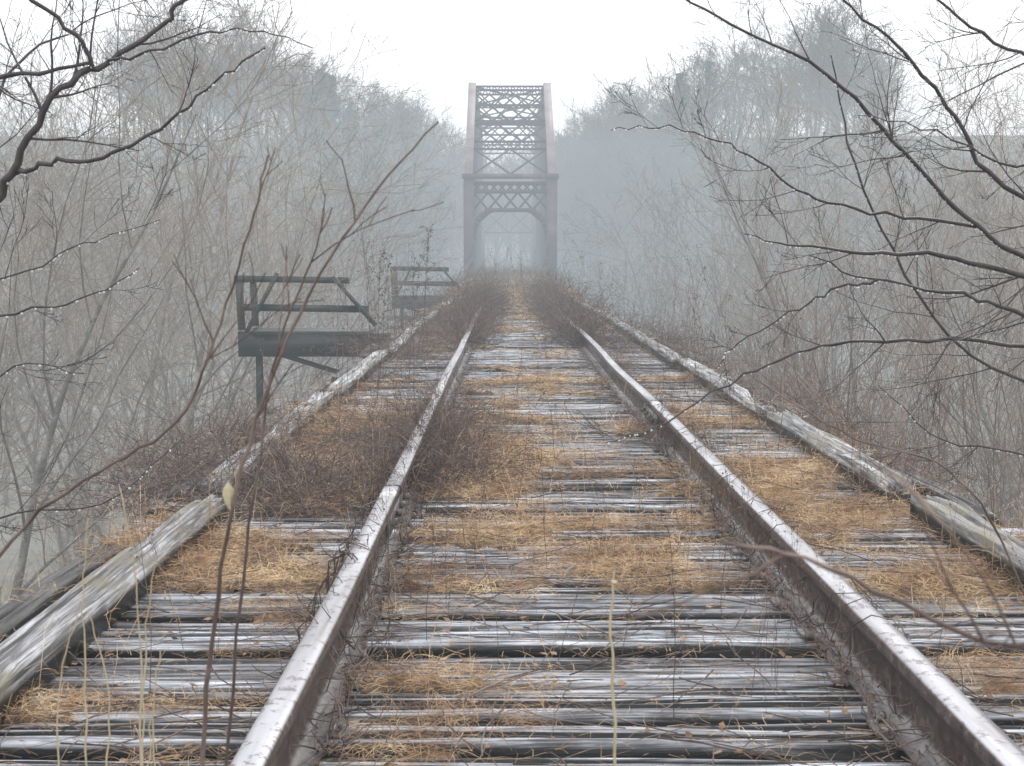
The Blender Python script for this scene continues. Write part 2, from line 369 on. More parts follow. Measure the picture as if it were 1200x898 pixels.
for z0,z1,nn_ in ((6.5,8.3,2),(8.85,10.15,3),(10.45,11.5,4),(11.65,12.6,5)):
    lattice(bx,(-IW,sl(z0),z0),(IW,sl(z0),z0),(-IW,sl(z1),z1),(IW,sl(z1),z1),nn_,.12)
strut(11.5,11.65,sl(11.5),sl(11.65),11,.08)
part('sloping_lateral_bracing',bx,M_truss)
bx=BX()
bx.beam((-HW-.42,-.02,ZP+.17),(HW+.42,-.02,ZP+.17),.62,.3); 
part('portal_girder',bx,M_trussmaroon)
bx=BX()
bx.beam((-IW,0,5.35),(IW,0,5.35),.3,.22); bx.beam((-IW,0,5.88),(IW,0,5.88),.25,.22)
lattice(bx,(-IW,0,5.35),(IW,0,5.35),(-IW,0,5.9),(IW,0,5.9),9,.12)
lattice(bx,(-IW,0,4.2),(IW,0,4.2),(-IW,0,5.3),(IW,0,5.3),5,.13)
bx.beam((-IW+.75,0,4.18),(IW-.75,0,4.18),.22,.24)
for s in (-1,1):
    pr=None
    for k in range(8):
        a=k/7*math.pi/2; p=(s*(IW-1.25+1.25*math.sin(a)),0,4.18-1.9*(1-math.cos(a)))
        if pr: bx.beam(pr,p,.24,.32)
        pr=p
    bx.beam((s*(IW-1.2),0,4.15),(s*IW,0,3.1),.14,.12)
part('portal_bracing',bx,M_truss)
for y in ynod[1:-1]+[49.5]:
    bx=BX()
    zt=ztop(y)-.2
    bx.beam((-IW,y,zt),(IW,y,zt),.15,.15); bx.beam((-IW,y,zt-2.3),(IW,y,zt-2.3),.12,.14)
    lattice(bx,(-IW,y,zt-2.3),(IW,y,zt-2.3),(-IW,y,zt),(IW,y,zt),2,.1)
    part('sway_bracing',bx,M_truss)
bx=BX()
for a,b_ in zip(ynod[1:-2],ynod[2:-1]):
    bx.beam((-IW,a,13.2),(IW,b_,13.2),.12,.1); bx.beam((IW,a,13.08),(-IW,b_,13.08),.12,.1)
part('top_lateral_bracing',bx,M_truss)
bx=BX()
for y in ynod: bx.beam((-HW,y,-.85),(HW,y,-.85),.3,.6)
for s in (-.8,.8): bx.beam((s,0,-.45),(s,49.5,-.45),.3,.4)
part('floor_beam',bx,M_truss)
bx=BX(); bx.beam((0,-.0,-.13),(0,52,-.13),3.7,.2); part('track_deck',bx,M_darkwood)
for y in (88.2,137.5):
    bx=BX(); bx.beam((XC,y,-13),(XC,y,-1.6),2.6,7.5,up=(1,0,0)); bx.beam((XC,y,-1.6),(XC,y,-1.2),3,8,up=(1,0,0))
    tag(ob('bridge_pier',bx.mesh('bridge_pier',M_stone)),'grey stone pier carrying the truss bridge','bridge pier','stone piers')
# ---------------------------------------------------------------- refuge platforms
def platform(dx,y,first):
    E=bpy.data.objects.new('refuge_platform',None); coll.objects.link(E); E.location=(dx,y,0)
    tag(E,'mossy wooden refuge platform with broken railing beside the deck' if first else 'weathered wooden refuge platform with railing, half hidden by brush','platform','refuge platforms along the bridge')
    bx=BX(); t=1.0 if first else 1.35
    for i in range(6): bx.beam((-4.22,.1+i*.2,-.03),(-2.15,.1+i*.2,-.03),.17,.05)
    ob('floor',bx.mesh('floor',M_plat),parent=E)
    bx=BX(); bx.beam((-4.2,.0,-.22),(-2.15,.0,-.22),.14,.36); bx.beam((-4.2,1.2,-.24),(-1.3,1.2,-.24),.14,.28)
    for x in (-4.12,-3.2,-2.3): bx.beam((x,.08,-.2),(x,1.12,-.2),.12,.24)
    bx.beam((-2.3,.6,-.24),(-1.3,.6,-.24),.14,.2)
    ob('joist_frame',bx.mesh('joist_frame',M_darkwood),parent=E)
    bx=BX()
    yy_=0
    bx.beam((-4.25,yy_,.83),(-2.45,yy_,.80),.12,.10*t); bx.beam((-4.12,yy_-.07,.38),(-2.15,yy_-.07,.35),.04,.11*t)
    bx.beam((-4.15,yy_,0.02),(-4.18,yy_,.80),.1,.12*t,up=(0,1,0))
    bx.beam((-4.05,yy_-.12,.0),(-3.55,yy_-.12,.92),.05,.15*t,up=(0,1,0)); bx.beam((-2.68,yy_-.12,.86),(-2.02,yy_-.12,.10),.06,.22*t,up=(0,1,0))
    bx.beam((-4.15,1.2,0.02),(-4.18,1.2,.80),.1,.10,up=(0,1,0))
    bx.beam((-4.2,0,.79),(-4.2,1.2,.79),.1,.06)
    ob('railing',bx.mesh('railing',M_plat),parent=E)
    bx=BX(); bx.beam((-3.9,.1,-.35),(-3.9,.1,-1.3),.1,.1,up=(0,1,0)); bx.beam((-3.9,1.2,-.4),(-1,1.2,-1.3),.1,.08)
    ob('support_bracket',bx.mesh('support_bracket',M_darkwood),parent=E)
platform(0,21.6,True); platform(.75,42,False)

# ---------------------------------------------------------------- plants
def rv():
    v=Vector((random.gauss(0,1),random.gauss(0,1),random.gauss(0,1))); return v.normalized()
def grow(mbs,p,d,L,r,lev,cfg):
    c=cfg[lev]; n=c['n']; pts=[tuple(p)]; rad=[r]; P=Vector(p); D=Vector(d).normalized(); nodes=[(P.copy(),D.copy(),r)]
    for i in range(n):
        D=(D+rv()*c['wig']+Vector((0,0,c['up']))).normalized(); P=P+D*(L/n)
        rr=max(c['rmin'],r*(1-(i+1)/n*c['tap'])); pts.append(tuple(P)); rad.append(rr); nodes.append((P.copy(),D.copy(),rr))
    mbs[c['mb']].tube(pts,rad,c['sides'])
    if lev+1<len(cfg):
        k=int(U(*c['kids'])+.5)
        for j in range(k):
            t=c['t0']+(1-c['t0'])*(j+R())/k; q=t*n; i=min(int(q),n-1); f=q-i
            a=nodes[i];b_=nodes[i+1]; pp=a[0].lerp(b_[0],f); dd=a[1].lerp(b_[1],f); rr=a[2]+(b_[2]-a[2])*f
            perp=dd.cross(rv()).normalized(); ang=U(*c['ang'])
            nd=dd*math.cos(ang)+perp*math.sin(ang)
            grow(mbs,pp,nd,L*U(*c['lr'])*(1-.45*t),max(rr*c['rr'],.0008),lev+1,cfg)
def treecfg(rm,dense=1.):
    return [dict(n=8,wig=.14,up=.04,tap=.88,rmin=rm*2,sides=6,mb=0,kids=(14*dense,18*dense),t0=.18,ang=(.5,1.0),lr=(.4,.6),rr=.5),
     dict(n=6,wig=.22,up=.09,tap=.85,rmin=rm*1.4,sides=3,mb=0,kids=(8,10),t0=.15,ang=(.5,1.0),lr=(.35,.6),rr=.5),
     dict(n=4,wig=.26,up=.05,tap=.8,rmin=rm,sides=3,mb=1,kids=(5,7),t0=.1,ang=(.4,1.0),lr=(.4,.7),rr=.55),
     dict(n=2,wig=.3,up=.02,tap=.7,rmin=rm*.8,sides=3,mb=1,kids=(2,3),t0=.2,ang=(.4,.9),lr=(.4,.7),rr=.6)]
trees=[]
for k in range(6):
    a,b_=MB(),MB(); grow([a,b_],(0,0,-.3),(U(-.2,.2),U(-.2,.2),1),13,.11,0,treecfg(.006))
    trees.append((a.mesh('trunk',M_barkgrey),b_.mesh('crown',M_twig)))
fartrees=[]
for k in range(5):
    a=MB(); cf=treecfg(.018); cf[1]['kids']=(6,7); cf[2]['kids']=(4,5)
    for c in cf: c['mb']=0; c['sides']=min(c['sides'],4) if c['sides']>3 else 3
    cf[1]['n']=4; cf[2]['n']=3
    grow([a],(0,0,-.3),(U(-.1,.1),U(-.1,.1),1),13,.17,0,cf); fartrees.append(a)
farmesh=[a.mesh('bare_tree',M_far) for a in fartrees]; fararr=[a.arrays() for a in fartrees]
zmax=[a[0][:,2].max() for a in fararr]
tz=[max(v.co.z for v in c.vertices) for _,c in trees]
def skyline(x,y):   # valley skyline as slope seen along the bridge line
    s=x/y
    if s<0: return np.interp(-s,[0,.03,.0625,.12,.16,.20,.26],[.08,.09,.118,.137,.15,.25,.5])
    return np.interp(s,[0,.04,.08,.13,.16,.19,.26],[.08,.092,.124,.145,.16,.25,.5])
def place(ymin,ymax,n,xmin,fn,hr=(11,17),wide=.5,minh=5,side=0,smin=0):
    c=0;tries=0
    while c<n and tries<n*30:
        tries+=1
        y=math.sqrt(U(ymin**2,ymax**2)); x=U(-wide,wide)*y
        if side: x=side*abs(x)
        if abs(x-XC)<xmin or abs(x/y)<smin: continue
        z=float(height(x,y)); h=min(U(*hr),float(skyline(x,y))*y+1.16-z+U(-1,.8))
        if h<minh or (104<y<122): continue
        fn(x,y,z,h); c+=1
def near_tree(x,y,z,h):
    k=random.randrange(len(trees)); s=h/tz[k]
    E=bpy.data.objects.new('bare_tree',None); coll.objects.link(E); E.location=(x,y,z); E.rotation_euler=(0,0,U(0,6.28)); E.scale=(s,s,s)
    tag(E,'leafless grey tree with fine twigs on the valley slope','tree','bare trees beside the bridge')
    for nme,me in zip(('trunk','crown'),trees[k]): ob(nme,me,parent=E)
def mid_tree(x,y,z,h):
    k=random.randrange(len(farmesh)); s=h/zmax[k]
    o=ob('bare_tree',farmesh[k],(x,y,z),(0,0,U(0,6.28)),s)
    tag(o,'leafless tree fading into the mist','tree','bare trees in the mist')
place(18,34,12,6.0,near_tree,hr=(10,16),wide=.45,side=1,smin=.24)
place(17,34,14,6.0,near_tree,hr=(10,16),wide=.45,side=-1,smin=.26)
place(32,80,58,7,near_tree,hr=(12,18),wide=.42,smin=.13)
place(75,150,105,8,mid_tree,hr=(11,18),wide=.42)
Vs=[];Fs=[];off=[0]
def ft(x,y,z,h):
    k=random.randrange(len(fararr)); V,F,_=fararr[k]; s=h/zmax[k]; a=U(0,6.28); ca,sa=math.cos(a),math.sin(a)
    W=np.stack([(V[:,0]*ca-V[:,1]*sa)*1.15,(V[:,0]*sa+V[:,1]*ca)*1.15,V[:,2]],1)*s+np.array([x,y,z]); Vs.append(W);Fs.append(F+off[0]);off[0]+=len(V)
place(145,225,260,2.5,ft,hr=(14,20),wide=.28,minh=4)
place(150,215,90,0,ft,hr=(12,18),wide=.09,minh=3)
o=ob('distant_wood',mk('distant_wood',np.concatenate(Vs),np.concatenate(Fs),M_far)); tag(o,'misty leafless wood covering the far hillside','wood',kind='stuff')
def pine_mesh():
    a=MB(); a.tube([(0,0,0),(0,0,6),(0,0,12.5)],[.16,.1,.02],5,0)
    z=2.0
    while z<12.4:
        rr=((12.8-z)*.26+.5)*U(.6,1.3)
        for j in range(7):
            an=U(0,6.28); L=rr*U(.5,1.3); d=Vector((math.cos(an),math.sin(an),U(-.1,.35)))
            e=Vector((0,0,z))+d*L; a.tube([(0,0,z),tuple(e)],[.03,.01],3,0)
            for q in range(9):
                t=U(.3,1); c=Vector((0,0,z))+d*L*t+rv()*.3; v1=rv()*U(.12,.3); v2=rv()*U(.08,.18)
                a.quad(c-v1,c-v2,c+v1,c+v2,1)
        z+=.5
    return a.mesh('pine_tree',[M_barkgrey,M_pine],False)
pines=[pine_mesh() for _ in range(3)]
def pt(x,y,z,h):
    o=ob('pine_tree',random.choice(pines),(x,y,z),(0,0,U(0,6)),h/12.6); tag(o,'dark green pine standing among bare trees in mist','tree','pines on the far slope')
place(140,185,70,7,pt,hr=(8,13),wide=.15,minh=4)

# saplings / shrubs
sap=[]
for k in range(6):
    a=MB()
    cf=[dict(n=9,wig=.14,up=.06,tap=.85,rmin=.0035,sides=4,mb=0,kids=(9,13),t0=.15,ang=(.35,.9),lr=(.3,.5),rr=.5),
        dict(n=5,wig=.19,up=.08,tap=.8,rmin=.0024,sides=3,mb=0,kids=(5,8),t0=.1,ang=(.35,.9),lr=(.3,.55),rr=.6),
        dict(n=3,wig=.2,up=.05,tap=.7,rmin=.0018,sides=3,mb=0,kids=(0,0),t0=.1,ang=(.3,.8),lr=(.3,.5),rr=.6)]
    for s in range(random.randint(2,4)):
        an=U(0,6.28); grow([a],(math.cos(an)*.1,math.sin(an)*.1,-.2),(math.cos(an)*U(.05,.4),math.sin(an)*U(.05,.4),1),U(4,5.5),U(.011,.016),0,cf)
    sap.append(a.mesh('sapling',M_sap))
sh=[max(v.co.z for v in m_.vertices) for m_ in sap]
def put_sap(x,y,s):
    z=float(height(x,y)); k=random.randrange(6)
    top=1.16+max(.02,(abs(x)-1.3)/y-.04)*.9*y      # plants nearer the open deck stay low
    s=min(s,(top-z)/sh[k])
    if s<.3: return
    o=ob('sapling',sap[k],(x,y,z-.1),(0,0,U(0,6.28)),s)
    tag(o,'thin leafless sapling with upright twigs beside the deck','sapling','saplings crowding the deck')
for i in range(66):
    y=U(7.5,34); x=XC+2.7+abs(random.gauss(0,1))*2.0+y*.03
    put_sap(x,y,U(.75,1.05))
for i in range(22):
    y=U(9,42); x=XC-3.6-abs(random.gauss(0,1))*3.2-y*.07
    if 17<y<22.5 and x>-6: continue
    put_sap(x,y,U(.7,1.0))
for i in range(40):
    y=U(34,85); s=random.choice((-1,1)); x=XC+s*(3.2+abs(random.gauss(0,1))*3); put_sap(x,y,U(.9,1.3))

# bramble bushes
bram=[]
for k in range(6):
    a=MB()
    for c in range(60):
        an=U(0,6.28); P=Vector((math.cos(an)*U(0,.45),math.sin(an)*U(0,.45),0)); D=Vector((random.gauss(0,.9),random.gauss(0,.9),U(.1,.95))).normalized()
        n=12; L=U(.4,1.25)/n; pts=[tuple(P)]
        for i in range(n):
            D=(D+rv()*.38+Vector((0,0,-.12 if i>3 else .03))).normalized(); P=P+D*L
            if P.z<.02: P.z=.02; D.z=abs(D.z)*.5
            pts.append(tuple(P))
            if R()<.2:
                e=P+(D+rv()*1.0).normalized()*U(.05,.16); a.tube([tuple(P),tuple((P+e)/2+rv()*.01),tuple(e)],[.002,.0016,.0012],3,0)
            if R()<.035:
                v1=rv()*U(.012,.025); v2=v1.cross(rv()).normalized()*U(.008,.018); a.quad(P-v1,P-v2,P+v1,P+v2,1)
        r0=U(.0022,.0052); a.tube(pts,[r0*(1-.6*i/n) for i in range(n+1)],3,0)
    bram.append(a.mesh('bramble_bush',[M_bramble,M_deadleaf],False))
def put_br(x,y,s,sz=None,z=0.0):
    o=ob('bramble_bush',random.choice(bram),(x,y,z),(0,0,U(0,6.28)),(s,s,s*(sz or 1)))
    tag(o,'tangled brown leafless brambles growing over the bridge deck','bramble','brambles on the deck')
for i in range(20): put_br(XC-1.2+random.gauss(0,.27),U(6.0,9.3),U(.5,.8),U(.5,.8))
for i in range(20): put_br(XC-.68+random.gauss(0,.10),U(6.6,9.6),U(.42,.62),1.05)
for i in range(10): put_br(XC-1.9+random.gauss(0,.13),U(5.8,9),U(.5,.8),.75)
for i in range(12): put_br(XC-1.3+random.gauss(0,.25),U(9,18),U(.35,.55),U(.5,.7))
for i in range(26): put_br(XC+1.75+random.gauss(0,.14),U(6.2,20),U(.4,.7),U(.5,.8))
for i in range(14): put_br(XC+.9+random.gauss(0,.1),U(7.5,17),U(.3,.45),.8)
for i in range(24):
    s=random.choice((-1,1)); put_br(XC+s*(1.5+random.gauss(0,.3)),U(14,26),U(.6,.85),U(.6,.9))
for i in range(100):
    s=1 if i%2 else -1; y=17+22*(i/100)+U(-.4,.4); put_br(XC+s*(.77+random.gauss(0,.06)),y,U(.55,.8),U(1.2,1.6))
for i in range(64):
    y=U(24,86); s=random.choice((-1,1)); put_br(XC+s*(.82+abs(random.gauss(0,.6))),y,U(.8,1.4),U(.8,1.2))
for i in range(26): put_br(XC+U(-.6,.6),U(38,86),U(.9,1.4),.8)

# weeds
weeds=[]
for k in range(8):
    a=MB(); H=1.0; P=Vector((0,0,0)); D=Vector((U(-.15,.15),U(-.15,.15),1)).normalized(); pts=[tuple(P)]; n=9
    for i in range(n):
        D=(D+rv()*.09).normalized(); P=P+D*H/n; pts.append(tuple(P))
        if i>1:
            for q in range(random.randint(1,3)):
                d2=(D+rv()*.9).normalized(); L=U(.05,.22)*(1-.5*i/n); m1=P+d2*L*.5; e=P+(d2+Vector((0,0,.5))).normalized()*L
                a.tube([tuple(P),tuple(m1),tuple(e)],[.0014,.0011,.0008],3,0)
                for z in range(random.randint(1,4) if k%2 else 1):
                    c=e+rv()*.012; v1=rv()*U(.004,.011); v2=v1.cross(rv()).normalized()*U(.004,.009); a.quad(c-v1,c-v2,c+v1,c+v2,1)
    a.tube(pts,[.0026*(1-.6*i/n) for i in range(n+1)],3,0)
    weeds.append(a.mesh('dead_weed',[M_bramble,M_deadleaf],False))
a=MB()   # feathery branching dead weed
for st in range(2):
    P=Vector((U(-.04,.04),U(-.04,.04),0)); D=Vector((U(-.12,.12),U(-.12,.12),1)).normalized(); pts=[tuple(P)]
    for i in range(12):
        D=(D+rv()*.06).normalized(); P=P+D*.085; pts.append(tuple(P))
        for q in range(3 if i>5 else 1):
            d2=(D*.6+rv()).normalized(); L=U(.06,.18)*(1.3-.07*i); e=P+d2*L+Vector((0,0,-.02)); a.tube([tuple(P),tuple(P+d2*L*.5+Vector((0,0,.015))),tuple(e)],[.0016,.0013,.001],3,0)
            for z in range(4 if i>5 else 0):
                c=P+d2*L*U(.3,1)+rv()*.014; v1=rv()*U(.004,.010); v2=v1.cross(rv()).normalized()*U(.003,.007); a.quad(c-v1,c-v2,c+v1,c+v2,0)
    a.tube(pts,[.003*(1-.05*i) for i in range(13)],3,0)
feather=a.mesh('dead_weed',[M_bramble,M_deadleaf],False)
def put_w(x,y,s,z=0,me=None):
    o=ob('dead_weed',me or random.choice(weeds),(x,y,z),(U(-.15,.15),U(-.15,.15),U(0,6.28)),s); tag(o,'dry brown weed stalk standing between the ties','weed','dead weeds on the deck')
for x,y,s in ((-1.0,10.8,1.15),(-.85,12.4,1.15),(-.95,15.5,1.45)): put_w(x,y,s,me=feather)
for i in range(130):
    y=3.2+abs(random.gauss(0,1))*6; put_w(XC+U(-1.7,1.7),y,U(.25,.6))
for i in range(44): put_w(XC+.55+random.gauss(0,.12),U(3.3,6),U(.2,.42))
for i in range(60):
    s=random.choice((-1,1)); put_w(XC+s*(1.6+random.gauss(0,.3)),U(8,30),U(.6,1.15))
for i in range(54):
    put_w(XC+random.gauss(0,1.2),U(22,86),U(.7,1.5))
for i in range(7): put_w(XC-1.95+random.gauss(0,.22),U(14,20),U(1.1,1.6))

# ---------------------------------------------------------------- grass mats
def dens(x,y):
    n=fbm((x+30)*1.6,(y+10)*1.2,4)*.5+fbm((x+9)*1.6,(y+3)*4.2,3)*.5
    base=np.interp(y,[3,4.4,5.0,6,10.5,13,18,24,40,90],[.43,.455,.50,.515,.495,.455,.47,.52,.60,.66])
    xx=np.abs(x-XC)
    base=base-.05*np.exp(-((xx-.75)/.12)**2)
    base=base+.03*np.exp(-((x-XC+1.25)/.3)**2)*np.exp(-((y-6)/1.2)**2)+.10*np.exp(-((x-XC-1.2)/.35)**2)*np.exp(-((y-6.3)/2.0)**2)+.02*sst(1.4,1.6,xx)
    return (n-(1-base))*9      # >0 covered
gx=np.linspace(XC-1.9,XC+1.9,96); gy=np.concatenate([np.arange(3,14,.035),np.arange(14,86,.12)])
X,Y=np.meshgrid(gx,gy,indexing='ij'); Dn=np.clip(dens(X,Y),-1.2,1.2)
Z=-.065+.06*Dn+(fbm(X*14,Y*14,2)-.5)*.07; Z=np.minimum(Z,.03)
nx,ny=X.shape; idx=np.arange(nx*ny).reshape(nx,ny); F=np.stack([idx[:-1,:-1],idx[1:,:-1],idx[1:,1:],idx[:-1,1:]],-1).reshape(-1,4)
dq=Dn[:-1,:-1].ravel()>.3; F=F[dq]
o=ob('grass_mat',mk('grass_mat',np.stack([X,Y,Z],-1).reshape(-1,3),F,M_litter,smooth=True)); tag(o,'matted rotting brown grass and litter over the ties','grass',kind='stuff')
def strands(N,ymin,ymax,lmin,lmax,w,up,pw=1.0,thr=0,zs=.03,side=False):
    y=ymin*(ymax/ymin)**(rng.random(N)**pw); x=XC+rng.uniform(-1.85,1.85,N)
    if side: x=XC+np.where(rng.random(N)<.5,-1,1)*rng.normal(1.66,.13,N)
    d=dens(x,y)
    k=rng.random(N)<np.clip((d-thr)*.9+.10,.04,1); x,y,d=x[k],y[k],d[k]; n=len(x)
    a=rng.uniform(0,2*np.pi,n); L=rng.uniform(lmin,lmax,n); dr=np.stack([np.cos(a),np.sin(a),0*a],1)
    sdv=np.stack([-np.sin(a),np.cos(a),0*a],1); h=np.abs(rng.normal(0,up,n)); curl=rng.normal(0,.5,n)
    P=np.zeros((n,4,3)); P[:,0]=np.stack([x,y,rng.random(n)*zs*np.clip(d+.3,0.1,1.2)+(.06 if side else 0)],1)
    for i,(t,zz) in enumerate(((.35,.8),(.7,1.0),(1.0,.55))):
        P[:,i+1]=P[:,0]+dr*(L*t)[:,None]+sdv*(curl*L*t*t)[:,None]; P[:,i+1,2]+=h*L*zz
    ww=w*rng.uniform(.6,1.3,n)[:,None]*(y/6)[:,None]**.6
    tw=rng.normal(0,.7,n)
    sv=sdv*np.cos(tw)[:,None]+np.array([0,0,1])*np.sin(tw)[:,None]
    V=np.zeros((n,4,2,3))
    for i,f in enumerate((1,.9,.6,.15)):
        V[:,i,0]=P[:,i]-sv*ww*f*.5; V[:,i,1]=P[:,i]+sv*ww*f*.5
    V[...,2]=np.maximum(V[...,2],-.02)
    ii=np.arange(n*8).reshape(n,4,2); F=np.stack([ii[:,:-1,0],ii[:,:-1,1],ii[:,1:,1],ii[:,1:,0]],-1).reshape(-1,4)
    return V.reshape(-1,3),F
A=[strands(190000,3,13,.04,.12,.0022,.18),strands(50000,12,40,.06,.16,.003,.18),strands(26000,38,88,.15,.35,.005,.4),strands(7000,3,12,.08,.2,.002,.9,thr=.0),strands(8000,3.5,30,.05,.13,.0022,.25,side=True)]
Vs=[];Fs=[];of=0
for V,F in A: Vs.append(V);Fs.append(F+of);of+=len(V)
o=ob('dead_grass',mk('dead_grass',np.concatenate(Vs),np.concatenate(Fs),M_grass)); tag(o,'curled tan dead grass growing over the wooden ties','grass',kind='stuff')
a=MB()
for i in range(3200):
    y=3*(60/3)**R(); x=XC+U(-1.85,1.85); c=Vector((x,y,U(.01,.03))); an=U(0,6.28); s=U(.007,.017)
    v1=Vector((math.cos(an),math.sin(an),U(-.5,.5)))*s; v2=Vector((-math.sin(an),math.cos(an),U(-.5,.5)))*s*.7
    a.quad(c-v1,c-v2,c+v1,c+v2)
o=ob('fallen_leaves',a.mesh('fallen_leaves',M_deadleaf,False)); tag(o,'scattered brown fallen leaves on the deck','leaves',kind='stuff')
a=MB()
for i in range(1400):
    y=3*(16/3)**R(); P=Vector((XC+U(-1.8,1.8),y,U(.01,.05))); an=U(0,6.28); D=Vector((math.cos(an),math.sin(an),.05)); pts=[tuple(P)]; L=U(.1,.5)
    for k in range(4): D=(D+rv()*.25).normalized(); D.z*=.3; P=P+D*L/4; P.z=max(P.z,.01); pts.append(tuple(P))
    r0=U(.001,.003); a.tube(pts,[r0,r0*.9,r0*.8,r0*.6,r0*.4],3)
# debris heaped along the rail bases, vines wound over the rails
for i in range(1500):
    s=random.choice((-1,1)); y=3*(14/3)**R(); P=Vector((XC+s*.75+random.choice((-1,1))*U(.04,.13),y,U(.0,.07))); D=Vector((U(-.5,.5),random.choice((-1,1)),U(-.1,.5))).normalized(); pts=[tuple(P)]; L=U(.05,.25)
    for k in range(4): D=(D+rv()*.3).normalized(); P=P+D*L/4; P.z=max(P.z,.01); pts.append(tuple(P))
    r0=U(.001,.0035); a.tube(pts,[r0,r0*.9,r0*.8,r0*.6,r0*.4],3)
for i in range(70):
    y=U(3.3,9); x=XC-.78 if i<52 else XC+.75; pts=[]; ph=U(0,6); fq=U(6,11); rr=U(.05,.08)
    for k in range(11):
        t=k/10; pts.append((x+math.cos(ph+t*fq)*rr+U(-.02,.02),y+t*U(.3,.5),.09+.12*math.sin(ph+t*fq)+U(-.01,.01)))
    a.tube(pts,[.002]*11,3)
o=ob('fallen_twigs',a.mesh('fallen_twigs',M_bramble)); tag(o,'loose dark twigs and vines strewn on the ties','twigs',kind='stuff')

# ---------------------------------------------------------------- overhanging trees near the track
def catmull(P,sub=5):
    P=[Vector(p) for p in P]; Q=[P[0]*2-P[1]]+P+[P[-1]*2-P[-2]]; out=[]
    for i in range(1,len(Q)-2):
        for k in range(sub):
            t=k/sub; a,b_,c,d=Q[i-1],Q[i],Q[i+1],Q[i+2]
            out.append(.5*((2*b_)+(c-a)*t+(2*a-5*b_+4*c-d)*t*t+(3*b_-a-3*c+d)*t**3))
    out.append(P[-1]); return out
twcfg=[dict(n=6,wig=.17,up=.05,tap=.75,rmin=.0011,sides=4,mb=0,kids=(4,7),t0=.2,ang=(.4,.9),lr=(.35,.6),rr=.6),
       dict(n=4,wig=.22,up=.04,tap=.7,rmin=.0009,sides=3,mb=0,kids=(1,3),t0=.2,ang=(.4,.9),lr=(.4,.6),rr=.6),
       dict(n=3,wig=.2,up=.02,tap=.6,rmin=.0008,sides=3,mb=0,kids=(0,0),t0=.2,ang=(.4,.9),lr=(.4,.6),rr=.6)]
drops=[]
def bough(mb,P,r0,r1,tw,tl=(.2,.5),yd=.25):
    pts=catmull(P); n=len(pts)
    for i in range(1,n-1): pts[i]=pts[i]+rv()*.009
    rad=[(r0+(r1-r0)*i/(n-1))*U(.92,1.1) for i in range(n)]
    mb.tube([tuple(p) for p in pts],rad,6)
    for j in range(tw):
        i=random.randint(2,n-2); d=(pts[i+1]-pts[i]).normalized(); perp=d.cross(Vector((U(-.4,.4),1,U(-.4,.4)))).normalized()*(1 if R()<.5 else -1)
        nd=(d*U(.5,.9)+perp*U(.4,.8)+Vector((0,U(-yd,yd),0))).normalized()
        grow([mb],pts[i],nd,U(*tl)*(1-.4*i/n),rad[i]*.45,0,twcfg)
    for i in range(1,n):
        for q in range(3):
            if R()<.6: p=pts[i].lerp(pts[i-1],R()); drops.append((p.x,p.y,p.z-rad[i]-.002))
def drop_mesh():
    V=[];F=[]
    for p in drops:
        r=U(.0024,.0044); n=len(V)
        V+=[(p[0]+r*math.cos(a)*s,p[1]+r*math.sin(a)*s,p[2]+z*r) for z,s in ((-1,.35),(-.5,.9),(.3,.9),(1.2,.3)) for a in (0,1.57,3.14,4.71)]
        for k in range(3): F+=[(n+k*4+j,n+k*4+(j+1)%4,n+k*4+4+(j+1)%4,n+k*4+4+j) for j in range(4)]
        F+=[(n+3,n+2,n+1,n)]
    return mk('raindrops',V,F,M_drop,smooth=True)
def htree(label,trunk,boughs,mat=M_barkdark,name='bare_tree',cat='tree',sd=7):
    global drops; drops=[]
    E=bpy.data.objects.new(name,None); coll.objects.link(E); E.location=(trunk[0][0],trunk[0][1],trunk[0][2])
    tag(E,label,cat); base=Vector(E.location)
    a=MB(); pts=catmull([p[:3] for p in trunk[:]]); n=len(pts); r0,r1=trunk[0][3],trunk[-1][3]
    a.tube([tuple(p) for p in pts],[r0+(r1-r0)*i/(n-1) for i in range(n)],8)
    o=ob('trunk',a.mesh('trunk',mat),-base,parent=E)
    c=MB()
    for P,ra,rb,tw,tl in boughs: bough(c,P,ra,rb,tw,tl)
    o=ob('crown',c.mesh('crown',mat),-base,parent=E)
    if drops: ob('raindrops',drop_mesh(),-base,parent=E)['kind']='stuff'
random.seed(21)
